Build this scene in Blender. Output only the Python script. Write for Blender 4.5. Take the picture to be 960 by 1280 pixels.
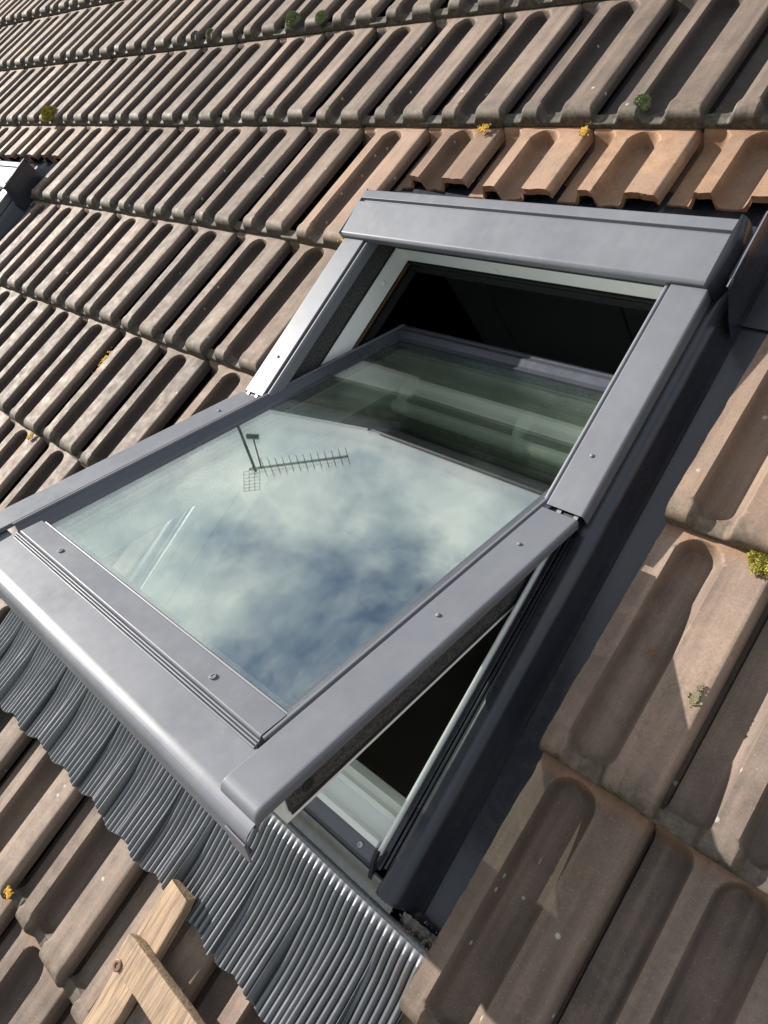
import bpy, bmesh, math, random
from mathutils import Vector, Matrix, noise
random.seed(7)
for o in list(bpy.data.objects): bpy.data.objects.remove(o)
SC = bpy.context.scene
COL = SC.collection
R = math.radians

# ------------------------------------------------------------------ roof frame
# roof coordinates: u along the eaves (right), v up the slope, n out of the roof
PITCH = R(40); Z0 = 7.2
cp, sp = math.cos(PITCH), math.sin(PITCH)
M = Matrix(((1,0,0,0),(0,cp,-sp,0),(0,sp,cp,Z0),(0,0,0,1)))
DU, DV = 0.2, 0.33427
VP, HP, TH = -1.0544, 0.03, 0.5757          # window pivot (v, n) and sash opening angle
cs, sn = math.cos(TH), math.sin(TH)

# ------------------------------------------------------------------ camera
cam = bpy.data.cameras.new('camera'); camo = bpy.data.objects.new('camera', cam); COL.objects.link(camo)
RC = ((0.71922065, 0.51178446, -0.46989182), (0.33181718, -0.84721926, -0.41486971), (-0.61042527, 0.14246468, -0.77915647))
CX, CY, CZ = RC
Rm = Matrix(((CX[0], -CY[0], -CZ[0]), (CX[1], -CY[1], -CZ[1]), (CX[2], -CY[2], -CZ[2]))).to_4x4()
camo.matrix_world = M @ (Matrix.Translation((0.55566, -1.31280, 0.86996)) @ Rm)
cam.sensor_fit = 'VERTICAL'; cam.sensor_height = 36; cam.lens = 891.25/1280*36
cam.clip_start = 0.02; cam.clip_end = 3000
SC.camera = camo

# ------------------------------------------------------------------ light
sun_r = Vector((-1.58, 0.20, 1.0)).normalized()          # towards the sun, roof frame
sun_w = (M.to_3x3() @ sun_r).normalized()
sl = bpy.data.lights.new('sun', 'SUN'); sl.energy = 5.0; sl.angle = R(0.53); sl.color = (1.0, 0.95, 0.87)
so = bpy.data.objects.new('sun', sl); COL.objects.link(so)
so.rotation_euler = sun_w.to_track_quat('Z', 'Y').to_euler(); so.location = (0, 0, 30)
W = bpy.data.worlds.new('World'); SC.world = W; W.use_nodes = True
nt = W.node_tree; nt.nodes.clear()
def wn(t, **k):
    n = nt.nodes.new(t)
    for a, b in k.items(): setattr(n, a, b)
    return n
sky = wn('ShaderNodeTexSky', sky_type='NISHITA', sun_disc=False)
sky.sun_elevation = math.asin(sun_w.z); sky.sun_rotation = math.atan2(sun_w.x, sun_w.y)
bg1 = wn('ShaderNodeBackground'); bg1.inputs[1].default_value = 0.05
nt.links.new(sky.outputs[0], bg1.inputs[0])
tc = wn('ShaderNodeTexCoord'); sep = wn('ShaderNodeSeparateXYZ'); nt.links.new(tc.outputs['Generated'], sep.inputs[0])
def wm(op, a, b, clamp=False):
    n = wn('ShaderNodeMath', operation=op, use_clamp=clamp)
    for i, x in enumerate((a, b)):
        if isinstance(x, (int, float)): n.inputs[i].default_value = x
        else: nt.links.new(x, n.inputs[i])
    return n.outputs[0]
zz = wm('ADD', wm('MAXIMUM', sep.outputs[2], 0.0), 0.12)
comb = wn('ShaderNodeCombineXYZ')
nt.links.new(wm('DIVIDE', sep.outputs[0], zz), comb.inputs[0]); nt.links.new(wm('DIVIDE', sep.outputs[1], zz), comb.inputs[1])
SKYOFF = (7.1, 10.8, 0.4)
mp = wn('ShaderNodeMapping'); nt.links.new(comb.outputs[0], mp.inputs[0]); mp.inputs[1].default_value = SKYOFF
n1 = wn('ShaderNodeTexNoise'); n1.inputs['Scale'].default_value = 2.3; n1.inputs['Detail'].default_value = 8; n1.inputs['Roughness'].default_value = 0.60; n1.inputs['Distortion'].default_value = 0.2
n2 = wn('ShaderNodeTexNoise'); n2.inputs['Scale'].default_value = 5.0; n2.inputs['Detail'].default_value = 6; n2.inputs['Roughness'].default_value = 0.6
n3 = wn('ShaderNodeTexNoise'); n3.inputs['Scale'].default_value = 0.45; n3.inputs['Detail'].default_value = 1; nt.links.new(mp.outputs[0], n3.inputs[0])
cov = wm('ADD', n1.outputs[0], wm('MULTIPLY', wm('SUBTRACT', n3.outputs[0], 0.5), 0.7))
nt.links.new(mp.outputs[0], n1.inputs[0]); nt.links.new(mp.outputs[0], n2.inputs[0])
r1 = wn('ShaderNodeValToRGB'); nt.links.new(cov, r1.inputs[0])
r1.color_ramp.elements[0].position = 0.34; r1.color_ramp.elements[0].color = (0, 0, 0, 1)
r1.color_ramp.elements[1].position = 0.55; r1.color_ramp.elements[1].color = (1, 1, 1, 1)
r2 = wn('ShaderNodeValToRGB'); nt.links.new(n2.outputs[0], r2.inputs[0])
r2.color_ramp.elements[0].position = 0.30; r2.color_ramp.elements[0].color = (0.50, 0.56, 0.63, 1)
r2.color_ramp.elements[1].position = 0.68; r2.color_ramp.elements[1].color = (1.0, 1.0, 0.98, 1)
bg2 = wn('ShaderNodeBackground'); bg2.inputs[1].default_value = 0.54
nt.links.new(r2.outputs[0], bg2.inputs[0])
mx = wn('ShaderNodeMixShader'); nt.links.new(r1.outputs[0], mx.inputs[0]); nt.links.new(bg1.outputs[0], mx.inputs[1]); nt.links.new(bg2.outputs[0], mx.inputs[2])
wo = wn('ShaderNodeOutputWorld'); nt.links.new(mx.outputs[0], wo.inputs[0])
SC.view_settings.view_transform = 'Standard'; SC.view_settings.look = 'None'
SC.view_settings.exposure = 1.06; SC.view_settings.gamma = 1
SC.render.engine = 'CYCLES'
SC.cycles.max_bounces = 8; SC.cycles.transparent_max_bounces = 16; SC.cycles.glossy_bounces = 5
SC.render.resolution_x = 768; SC.render.resolution_y = 1024

# ------------------------------------------------------------------ materials
class Mat:
    def __init__(s, name):
        s.m = bpy.data.materials.new(name); s.m.use_nodes = True; s.t = s.m.node_tree
        s.b = s.t.nodes['Principled BSDF']
    def n(s, t, **k):
        n = s.t.nodes.new(t)
        for a, b in k.items():
            if a == 'i':
                for q, w in b.items(): n.inputs[q].default_value = w
            else: setattr(n, a, b)
        return n
    def l(s, a, b): s.t.links.new(a, b)
    def set(s, **k):
        for a, b in k.items(): s.b.inputs[a.replace('_', ' ')].default_value = b
        return s
    def coords(s, rnd=False):
        c = s.n('ShaderNodeTexCoord').outputs['Object']
        if rnd:
            oi = s.n('ShaderNodeObjectInfo'); v = s.n('ShaderNodeVectorMath', operation='SCALE'); s.l(oi.outputs['Random'], v.inputs[0]); v.inputs['Scale'].default_value = 37.0
            a = s.n('ShaderNodeVectorMath', operation='ADD'); s.l(c, a.inputs[0]); s.l(v.outputs[0], a.inputs[1])
            return a.outputs[0], oi, c
        return c
    def noise(s, vec, sc, det=4, ro=.55, dist=0):
        n = s.n('ShaderNodeTexNoise'); n.inputs['Scale'].default_value = sc; n.inputs['Detail'].default_value = det
        n.inputs['Roughness'].default_value = ro; n.inputs['Distortion'].default_value = dist
        s.l(vec, n.inputs['Vector']); return n.outputs[0]
    def ramp(s, f, stops):
        r = s.n('ShaderNodeValToRGB'); e = r.color_ramp.elements
        while len(e) < len(stops): e.new(0.5)
        for x, (p, c) in zip(e, stops):
            x.position = p; x.color = (c, c, c, 1) if isinstance(c, (int, float)) else (*c, 1)
        s.l(f, r.inputs[0]); return r.outputs[0]
    def mix(s, f, a, b, mode='MIX'):
        m = s.n('ShaderNodeMix', data_type='RGBA', blend_type=mode)
        for i, x in ((0, f), (6, a), (7, b)):
            if isinstance(x, (int, float)): m.inputs[i].default_value = x
            elif isinstance(x, tuple): m.inputs[i].default_value = (*x, 1)
            else: s.l(x, m.inputs[i])
        return m.outputs[2]
    def math(s, op, a, b, clamp=False):
        n = s.n('ShaderNodeMath', operation=op, use_clamp=clamp)
        for i, x in enumerate((a, b)):
            if isinstance(x, (int, float)): n.inputs[i].default_value = x
            else: s.l(x, n.inputs[i])
        return n.outputs[0]
    def col(s, c): s.l(c, s.b.inputs['Base Color'])
    def rough(s, c): s.l(c, s.b.inputs['Roughness'])
    def bump(s, h, st=.3, d=.001, prev=None):
        b = s.n('ShaderNodeBump'); b.inputs['Strength'].default_value = st; b.inputs['Distance'].default_value = d
        s.l(h, b.inputs['Height'])
        if prev: s.l(prev, b.inputs['Normal'])
        s.l(b.outputs[0], s.b.inputs['Normal']); return b.outputs[0]

def simple(name, c, rough=.5, metal=0., var=.12, sc=30, bump=0.):
    m = Mat(name); v = m.coords(); f = m.noise(v, sc, 5)
    lo = tuple(x*(1-var) for x in c); hi = tuple(min(1, x*(1+var)) for x in c)
    m.col(m.mix(f, lo, hi)); m.set(Metallic=metal)
    m.rough(m.ramp(m.noise(v, sc*2.3, 4), [(.3, max(.02, rough-.06)), (.7, min(1, rough+.06))]))
    if bump: m.bump(f, bump, .001)
    return m.m

# fired clay tile: brown-grey skin, orange clay where newer (object colour), lichen specks, mossy nose
def tile_material():
    m = Mat('clay_tile'); v, oi, loc = m.coords(True)
    big = m.noise(v, 9, 4); mid = m.noise(v, 38, 6, .6); fine = m.noise(v, 320, 5, .7)
    base = m.mix(m.ramp(big, [(.3, 0), (.7, 1)]), (.112, .083, .070), (.226, .164, .130))
    base = m.mix(m.ramp(mid, [(.42, 0), (.72, .55)]), base, (.095, .076, .068))
    # trough darkening by depth: old weathering and shade painted in together, ragged edges
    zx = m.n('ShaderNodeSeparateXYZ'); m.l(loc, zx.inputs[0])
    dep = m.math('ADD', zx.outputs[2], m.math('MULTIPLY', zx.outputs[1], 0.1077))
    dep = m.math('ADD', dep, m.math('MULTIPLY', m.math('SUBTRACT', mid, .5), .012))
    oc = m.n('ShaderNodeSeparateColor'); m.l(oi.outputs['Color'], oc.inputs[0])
    film_shade = m.math('MULTIPLY', m.ramp(m.math('MULTIPLY', dep, -34.0), [(.10, 0), (.42, .92)]), oc.outputs[1])
    # streaks along the tile
    mpn = m.n('ShaderNodeMapping'); m.l(v, mpn.inputs[0]); mpn.inputs[3].default_value = (60, 3.5, 20)
    st = m.noise(mpn.outputs[0], 1.0, 4)
    base = m.mix(m.ramp(st, [(.42, 0), (.70, .65)]), base, (.285, .215, .168))
    # clay colour of newer tiles
    sepc = m.n('ShaderNodeSeparateColor'); m.l(oi.outputs['Color'], sepc.inputs[0])
    clay = m.mix(m.ramp(mid, [(.35, 0), (.65, 1)]), (.27, .152, .088), (.365, .225, .138))
    k = m.math('MULTIPLY', sepc.outputs[0], m.ramp(m.noise(v, 14, 5), [(.3, .45), (.6, 1)]))
    base = m.mix(k, base, clay)
    fl_ = m.noise(v, 21, 7, .68); base = m.mix(m.ramp(fl_, [(.60, 0), (.66, .30)]), base, (.31, .225, .165)); base = m.mix(m.ramp(fl_, [(.33, .35), (.40, 0)]), base, (.075, .058, .052))
    rs_ = m.noise(v, 48, 3, .5); base = m.mix(m.ramp(rs_, [(.735, 0), (.755, .7)]), base, (.30, .12, .06))
    # per-tile lightness
    base = m.mix(1.0, base, m.ramp(oi.outputs['Random'], [(0, .70), (.5, .98), (1, 1.26)]), 'MULTIPLY')
    base = m.mix(film_shade, base, (.036, .030, .031))
    hd_ = m.math('MULTIPLY', m.ramp(m.math('ADD', zx.outputs[1], m.math('MULTIPLY', m.math('SUBTRACT', mid, .5), .02)), [(.3155, 0), (.323, .85)]), m.math('SUBTRACT', .8, m.math('MULTIPLY', oc.outputs[1], .75)))
    base = m.mix(hd_, base, (.30, .155, .085))
    # grain
    base = m.mix(m.ramp(fine, [(.35, .28), (.6, 0)]), base, (.055, .045, .04))
    base = m.mix(m.ramp(m.noise(v, 520, 3, .6), [(.62, 0), (.74, .5)]), base, (.42, .36, .30))
    # lichen specks
    vo = m.n('ShaderNodeTexVoronoi'); m.l(v, vo.inputs['Vector']); vo.inputs['Scale'].default_value = 34; vo.inputs['Randomness'].default_value = 1
    sp1 = m.ramp(vo.outputs['Distance'], [(.07, 1), (.13, 0)])
    sel = m.n('ShaderNodeSeparateColor'); m.l(vo.outputs['Color'], sel.inputs[0])
    sp1 = m.math('MULTIPLY', sp1, m.ramp(sel.outputs[0], [(.78, 0), (.80, .8)]))
    base = m.mix(sp1, base, (.38, .38, .34))
    # nose dirt and moss: only the first centimetres of the tile, blotchy
    sx = m.n('ShaderNodeSeparateXYZ'); m.l(loc, sx.inputs[0])
    nose = m.math('MULTIPLY', m.ramp(sx.outputs[1], [(.0, 1), (.045, 0)]), m.ramp(m.noise(v, 45, 6, .65), [(.38, .15), (.58, .95)]))
    nose = m.math('MULTIPLY', nose, m.math('SUBTRACT', 1.0, m.math('MULTIPLY', sepc.outputs[0], .6)))
    nc = m.mix(m.ramp(m.noise(v, 110, 5, .7), [(.4, 0), (.66, 1)]), (.035, .030, .024), (.125, .112, .082))
    base = m.mix(nose, base, nc)
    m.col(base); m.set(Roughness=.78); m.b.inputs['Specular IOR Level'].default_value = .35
    m.rough(m.ramp(mid, [(.3, .62), (.7, .85)]))
    h = m.mix(.35, m.noise(v, 60, 6, .6), fine)
    p = m.bump(h, .28, .0016)
    m.bump(m.ramp(vo.outputs['Distance'], [(.05, 1), (.14, 0)]), .25, .0008, p)
    return m.m
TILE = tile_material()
def cut_clay():
    m = Mat('cut_clay'); v = m.coords()
    m.col(m.mix(m.ramp(m.noise(v, 90, 6, .65), [(.35, 0), (.65, 1)]), (.30, .125, .060), (.40, .21, .115))); m.set(Roughness=.9)
    m.bump(m.noise(v, 200, 5), .6, .002); return m.m
CLAY = cut_clay()

def metal(name, c, metallic=.55, rough=.36, dust=.25, dustc=(.30, .29, .27), spec=.5):
    m = Mat(name); v = m.coords()
    f = m.noise(v, 7, 6, .6); g = m.noise(v, 420, 3, .6); st = m.noise(v, 60, 6, .7)
    b = m.mix(m.ramp(f, [(.35, 0), (.7, 1)]), tuple(x*.93 for x in c), tuple(x*1.07 for x in c))
    b = m.mix(m.math('MULTIPLY', m.ramp(st, [(.5, 0), (.8, 1)]), dust), b, dustc)
    b = m.mix(m.ramp(g, [(.70, 0), (.78, dust)]), b, (.42, .40, .36))
    m.col(b); m.set(Metallic=metallic); m.b.inputs['Specular IOR Level'].default_value = spec
    ms = m.n('ShaderNodeMapping'); m.l(v, ms.inputs[0]); ms.inputs[3].default_value = (55, 5, 30)
    stk = m.noise(ms.outputs[0], 1.0, 5, .65)
    b = m.mix(m.math('MULTIPLY', m.ramp(stk, [(.52, 0), (.80, 1)]), dust*1.3), b, dustc)
    m.col(b)
    m.rough(m.math('ADD', m.ramp(f, [(.3, rough-.06), (.7, rough+.08)]), m.math('MULTIPLY', m.math('SUBTRACT', st, .5), .25)))
    p_ = m.bump(m.noise(v, 11, 3, .5), .10, .006); m.bump(g, .05, .0004, p_)
    return m.m
GREY = metal('grey_coated_aluminium', (.128, .135, .157), .05, .44, .16, (.20, .20, .19), .32)
GREY_SHADE = metal('shaded_glazing_profile', (.060, .066, .084), .2, .30, .1, (.1, .1, .1))  # grey of the glazing profile with its shade put into the colour
DARK = metal('anthracite_flashing', (.030, .034, .047), .35, .27, .18, (.10, .085, .07))
PLEAT = metal('pleated_apron_grey', (.14, .147, .162), .5, .36, .12)
SILL = metal('sill_grey', (.17, .172, .17), .5, .40, .35)
BLACKRUB = simple('black_rubber', (.012, .013, .016), .6, 0, .3, 90, .3)
def foam():
    m = Mat('foam_strip'); v = m.coords()
    m.col(m.mix(m.ramp(m.noise(v, 260, 4, .7), [(.4, 0), (.65, 1)]), (.026, .026, .028), (.095, .09, .088))); m.set(Roughness=.95)
    m.bump(m.noise(v, 300, 4, .7), .8, .002); return m.m
FOAM = foam()
WHITE = simple('white_paint', (.80, .82, .81), .32, 0, .05, 12)
WOOD_IN = simple('brown_lining', (.10, .045, .02), .6, 0, .3, 40)
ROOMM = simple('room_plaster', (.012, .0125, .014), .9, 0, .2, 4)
ROOMP = simple('room_panel', (.38, .40, .45), .7, 0, .1, 4)
STEEL = simple('screw_steel', (.32, .33, .35), .3, .9, .1, 100)
def lath_wood():
    m = Mat('weathered_wood'); v = m.coords(); 
    mpn = m.n('ShaderNodeMapping'); m.l(v, mpn.inputs[0]); mpn.inputs[3].default_value = (1, .06, 1)
    w = m.noise(mpn.outputs[0], 190, 6, .65, .6); w2 = m.noise(mpn.outputs[0], 60, 4, .6, .4)
    c = m.mix(m.ramp(w, [(.35, 0), (.62, 1)]), (.17, .115, .073), (.39, .275, .185))
    c = m.mix(m.ramp(w2, [(.5, 0), (.75, .7)]), c, (.24, .185, .135))
    c = m.mix(m.ramp(m.noise(v, 30, 5), [(.55, 0), (.75, .5)]), c, (.12, .095, .075))
    m.col(c); m.set(Roughness=.85); m.bump(w, .7, .0018); return m.m
LATH = lath_wood()
def glass():
    m = Mat('window_glass'); t = m.t; t.nodes.remove(m.b)
    tr = m.n('ShaderNodeBsdfTransparent'); tr.inputs[0].default_value = (.955, .985, .960, 1)
    gl = m.n('ShaderNodeBsdfGlossy'); gl.inputs[0].default_value = (.955, 1.0, .970, 1); gl.inputs['Roughness'].default_value = 0.0
    ge = m.n('ShaderNodeNewGeometry'); dt = m.n('ShaderNodeVectorMath', operation='DOT_PRODUCT'); m.l(ge.outputs['Incoming'], dt.inputs[0]); m.l(ge.outputs['Normal'], dt.inputs[1])
    c1 = m.math('SUBTRACT', 1.0, m.math('ABSOLUTE', dt.outputs['Value'], 0)); sch = m.math('ADD', .30, m.math('MULTIPLY', .70, m.math('POWER', c1, 5.0)))
    mx_ = m.n('ShaderNodeMixShader'); m.l(sch, mx_.inputs[0]); m.l(tr.outputs[0], mx_.inputs[1]); m.l(gl.outputs[0], mx_.inputs[2])
    # dust specks and faint smears
    v = m.coords(); df = m.n('ShaderNodeBsdfDiffuse'); df.inputs[0].default_value = (.55, .55, .5, 1)
    sp_ = m.ramp(m.noise(v, 330, 2, .5), [(.79, 0), (.82, .6)]); sm = m.ramp(m.noise(v, 9, 6, .7), [(.5, 0), (.85, .035)])
    mx2 = m.n('ShaderNodeMixShader'); m.l(m.math('ADD', sp_, sm, True), mx2.inputs[0]); m.l(mx_.outputs[0], mx2.inputs[1]); m.l(df.outputs[0], mx2.inputs[2])
    m.l(mx2.outputs[0], m.t.nodes['Material Output'].inputs[0])
    return m.m
GLASS = glass()
def moss_m(name, a, b):
    m = Mat(name); v = m.coords(); m.col(m.mix(m.ramp(m.noise(v, 150, 5, .7), [(.35, 0), (.65, 1)]), a, b)); m.set(Roughness=.95)
    m.bump(m.noise(v, 350, 4), .8, .003); return m.m
MOSSG = moss_m('green_moss', (.09, .12, .05), (.28, .33, .16)); MOSSY = moss_m('yellow_moss', (.14, .13, .02), (.42, .36, .06))
LICHEN = moss_m('orange_lichen', (.34, .19, .02), (.58, .36, .05)); LEAFM = simple('dry_leaf_brown', (.16, .07, .04), .7, 0, .4, 150)
BARK = simple('dead_twig', (.11, .075, .05), .8, 0, .3, 200)

# ------------------------------------------------------------------ mesh helpers
class MB:
    def __init__(s, T=None): s.v = []; s.f = []; s.mi = []; s.T = T
    def add(s, vs, fs, mi=0):
        o = len(s.v)
        for p in vs: s.v.append(tuple(s.T(*p)) if s.T else tuple(p))
        for f in fs: s.f.append([i+o for i in f]); s.mi.append(mi)
        return s
    def box(s, a, b, mi=0):
        (x0, y0, z0), (x1, y1, z1) = a, b
        vs = [(x, y, z) for z in (z0, z1) for y in (y0, y1) for x in (x0, x1)]
        return s.add(vs, [(0,2,3,1),(4,5,7,6),(0,1,5,4),(2,6,7,3),(0,4,6,2),(1,3,7,5)], mi)
    def prism(s, prof, axis, t0, t1, mi=0, caps=True, seg=1):
        # prof: closed polygon; axis 'y': (x,z) along y ; axis 'x': (y,z) along x ; axis 'z': (x,y) along z
        def P(p, t): return {'y': (p[0], t, p[1]), 'x': (t, p[0], p[1]), 'z': (p[0], p[1], t)}[axis]
        n = len(prof); vs = []; fs = []
        for k in range(seg+1):
            t = t0+(t1-t0)*k/seg; vs += [P(p, t) for p in prof]
        for k in range(seg):
            for i in range(n):
                j = (i+1) % n; fs.append((k*n+i, k*n+j, (k+1)*n+j, (k+1)*n+i))
        if caps: fs += [tuple(range(n-1, -1, -1)), tuple(range(seg*n, seg*n+n))]
        return s.add(vs, fs, mi)
    def disc(s, c, r, h, n=16, dome=0, mi=0):
        # short cylinder along z (local n) with a centre recess
        x, y, z = c; vs = []; fs = []
        rings = [(r, 0), (r, h*.7), (r*.86, h), (r*.5, h), (r*.42, h*.45), (0.0001, h*.45)]
        if dome: rings = [(r, 0), (r*.92, h*.6), (r*.6, h*.95), (.0001, h)]
        for rr, hh in rings:
            vs += [(x+rr*math.cos(2*math.pi*i/n), y+rr*math.sin(2*math.pi*i/n), z+hh) for i in range(n)]
        for k in range(len(rings)-1):
            for i in range(n):
                j = (i+1) % n; fs.append((k*n+i, k*n+j, (k+1)*n+j, (k+1)*n+i))
        return s.add(vs, fs, mi)
    def tube(s, a, b, r, n=8, r2=None, mi=0):
        a, b = Vector(a), Vector(b); d = (b-a).normalized(); x = d.orthogonal().normalized(); y = d.cross(x); r2 = r2 or r
        vs = [a+(x*math.cos(2*math.pi*i/n)+y*math.sin(2*math.pi*i/n))*r for i in range(n)] + [b+(x*math.cos(2*math.pi*i/n)+y*math.sin(2*math.pi*i/n))*r2 for i in range(n)]
        fs = [(i, (i+1) % n, n+(i+1) % n, n+i) for i in range(n)] + [tuple(range(n-1, -1, -1)), tuple(range(n, 2*n))]
        return s.add(vs, fs, mi)
    def grid(s, P, nu, nv, mi=0):
        vs = [P(i, j) for j in range(nv) for i in range(nu)]
        fs = [(j*nu+i, j*nu+i+1, (j+1)*nu+i+1, (j+1)*nu+i) for j in range(nv-1) for i in range(nu-1)]
        return s.add(vs, fs, mi)
    def mesh(s, name, mats, smooth=38, fix=True):
        me = bpy.data.meshes.new(name); me.from_pydata(s.v, [], s.f)
        for m in (mats if isinstance(mats, (list, tuple)) else [mats]): me.materials.append(m)
        me.polygons.foreach_set('material_index', s.mi)
        if fix:
            bm = bmesh.new(); bm.from_mesh(me); bmesh.ops.recalc_face_normals(bm, faces=bm.faces); bm.to_mesh(me); bm.free()
        if smooth:
            me.polygons.foreach_set('use_smooth', [True]*len(me.polygons)); me.set_sharp_from_angle(angle=R(smooth))
        me.update(); return me

def rnd(pts, r, closed=True, n=4):
    # round every corner of a 2d polygon; r: number or list
    out = []; N = len(pts)
    for i, p in enumerate(pts):
        rr = r[i] if isinstance(r, (list, tuple)) else r
        if rr <= 0 or (not closed and i in (0, N-1)): out.append(p); continue
        a = Vector(pts[i-1])-Vector(p); b = Vector(pts[(i+1) % N])-Vector(p); P = Vector(p)
        rr = min(rr, a.length*.49, b.length*.49); A = P+a.normalized()*rr; B = P+b.normalized()*rr
        for k in range(n+1):
            t = k/n; q = A*(1-t)**2+P*2*t*(1-t)+B*t*t; out.append((q.x, q.y))
    return out
def sheet(pts, th):
    # offset an open polyline into a closed thin profile (to its right-hand side)
    P = [Vector(p) for p in pts]; off = []
    for i in range(len(P)):
        d = Vector((0, 0))
        if i > 0: d += (P[i]-P[i-1]).normalized()
        if i < len(P)-1: d += (P[i+1]-P[i]).normalized()
        d.normalize(); off.append(P[i]+Vector((d.y, -d.x))*th)
    return [tuple(p) for p in P]+[tuple(p) for p in reversed(off)]

def link(name, me, parent=None, **props):
    o = bpy.data.objects.new(name, me); COL.objects.link(o)
    if parent is not None: o.parent = parent
    for a, b in props.items(): o[a] = b
    return o
def part(name, mb, mats, parent, smooth=38, **props):
    base = Vector(parent.get('_b', (0, 0, 0)))
    mb.v = [tuple(Vector(p)-base) for p in mb.v]
    o = link(name, mb.mesh(name, mats, smooth), parent, **props); o['_b'] = list(base)
    if smooth and len(mb.f) < 400:
        w_ = o.modifiers.new('wn', 'WEIGHTED_NORMAL'); w_.keep_sharp = True; w_.weight = 80
    return o
def thing(name, label, cat, base=(0, 0, 0), group=None, world=False):
    o = bpy.data.objects.new(name, None); COL.objects.link(o); o.empty_display_size = .05
    o.matrix_world = (Matrix.Translation(base) if world else M @ Matrix.Translation(base)); o['_b'] = list(base)
    o['label'] = label; o['category'] = cat
    if group: o['group'] = group
    return o
def solo(name, mb, mats, label, cat, base, group=None, smooth=38, world=False):
    mb.v = [tuple(Vector(p)-Vector(base)) for p in mb.v]
    o = link(name, mb.mesh(name, mats, smooth)); o.matrix_world = (Matrix.Translation(base) if world else M @ Matrix.Translation(base))
    o['label'] = label; o['category'] = cat
    if group: o['group'] = group
    return o
def S(u, s, o): return (u, VP-s*cs+o*sn, HP+s*sn+o*cs)     # sash frame: s runs down the sash from the pivot, o out of it
Z = lambda v: v

# ------------------------------------------------------------------ roof structure
roof = bpy.data.objects.new('roof', None)
UL, UR, VT, VB = -7.0, 3.0, 1.32, -3.6
mb = MB(); hu0, hu1, hv0, hv1 = -.509, .143, -1.53, -.62
def slab(a, b, c, d, n0=-.118, n1=-.100): mb.box((a, c, n0), (b, d, n1))
slab(UL, hu0, VB, VT); slab(hu1, UR, VB, VT); slab(hu0, hu1, VB, hv0); slab(hu0, hu1, hv1, VT)
for k in range(-3, 11):
    v = -k*DV+.30
    if v < VT and not (-1.7 < v < -.5): mb.box((UL, v, -.0995), (UR, v+.03, -.0935))
    elif v < VT: mb.box((UL, v, -.0995), (-.61, v+.03, -.0935)); mb.box((.275, v, -.0995), (UR, v+.03, -.0935))
def deckmat():
    return simple('roof_underlay', (.045, .04, .037), .9, 0, .3, 12)
roof = link('roof', mb.mesh('roof', deckmat(), 0)); roof.matrix_world = M; roof['kind'] = 'structure'

def sm(t): t = max(0., min(1., t)); return t*t*(3-2*t)
def rbox(x, y, x0, x1, y0, y1, r):
    cx, cy = (x0+x1)/2, (y0+y1)/2; qx = abs(x-cx)-(x1-x0)/2+r; qy = abs(y-cy)-(y1-y0)/2+r
    return math.hypot(max(qx, 0), max(qy, 0))+min(max(qx, qy), 0)-r
TL = DV+.013
def bowl(t): t = max(0., min(1., t)); return math.sin(t*math.pi/2)**.92
def top(x, y):
    n = 0.
    d1 = -rbox(x, y, -.05, .0565, .013, .330, .022)
    if d1 > 0: n -= .0315*bowl(d1/.0175)
    r = .030 if not (y > .2 and x < .11) else .034
    d2 = -rbox(x, y, .0825, .1435, .013, .327, .027)
    if d2 > 0: n -= .0315*bowl(d2/(.0085+.0130*sm((x-.100)/.020)))
    if x < .006 and y > .02: n -= .011*sm((.0055-x)/.003)
    lipw = max(sm((.054-x)/.012), sm((x-.085)/.012)*sm((.142-x)/.012))
    if y < .032: n = min(n, -.020*lipw*sm((.032-y)/.014))
    rr = .020
    if y < rr: n -= (rr-math.sqrt(max(0, rr*rr-(rr-y)**2)))*(.95-.65*lipw)
    if x > .1945:
        e = min(1, (x-.1945)/.0070); n = min(n, -.009*e**1.7)
    return n-.036*y/DV
XS = [-.014, .0, .0022, .0034, .0046, .006, .012, .024, .032, .036, .040, .0415, .0435, .0455, .0475, .0495, .0515, .0535, .055, .0565, .062, .070, .078, .082, .084, .0850, .0862, .0875, .0890, .0905, .0920, .0935, .0950, .0965, .0980, .0975, .100, .1025, .105, .1075, .110, .1125, .115, .1175, .120, .1225, .125, .1275, .130, .132, .134, .136, .138, .1395, .141, .1425, .144, .148, .156, .170, .184, .190, .1945, .1965, .198, .1995, .2007, .2015]
YS = [0, .0007, .002, .004, .0065, .0095, .013, .0155, .018, .0205, .023, .026, .029, .032, .036, .040, .045, .052, .07, .10, .14, .18, .22, .26, .276, .284, .290, .2945, .2985, .302, .305, .308, .3105, .313, .315, .3165, .318, .3195, .321, .3225, .324, .3255, .3265, .328, .332, TL]
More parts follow.
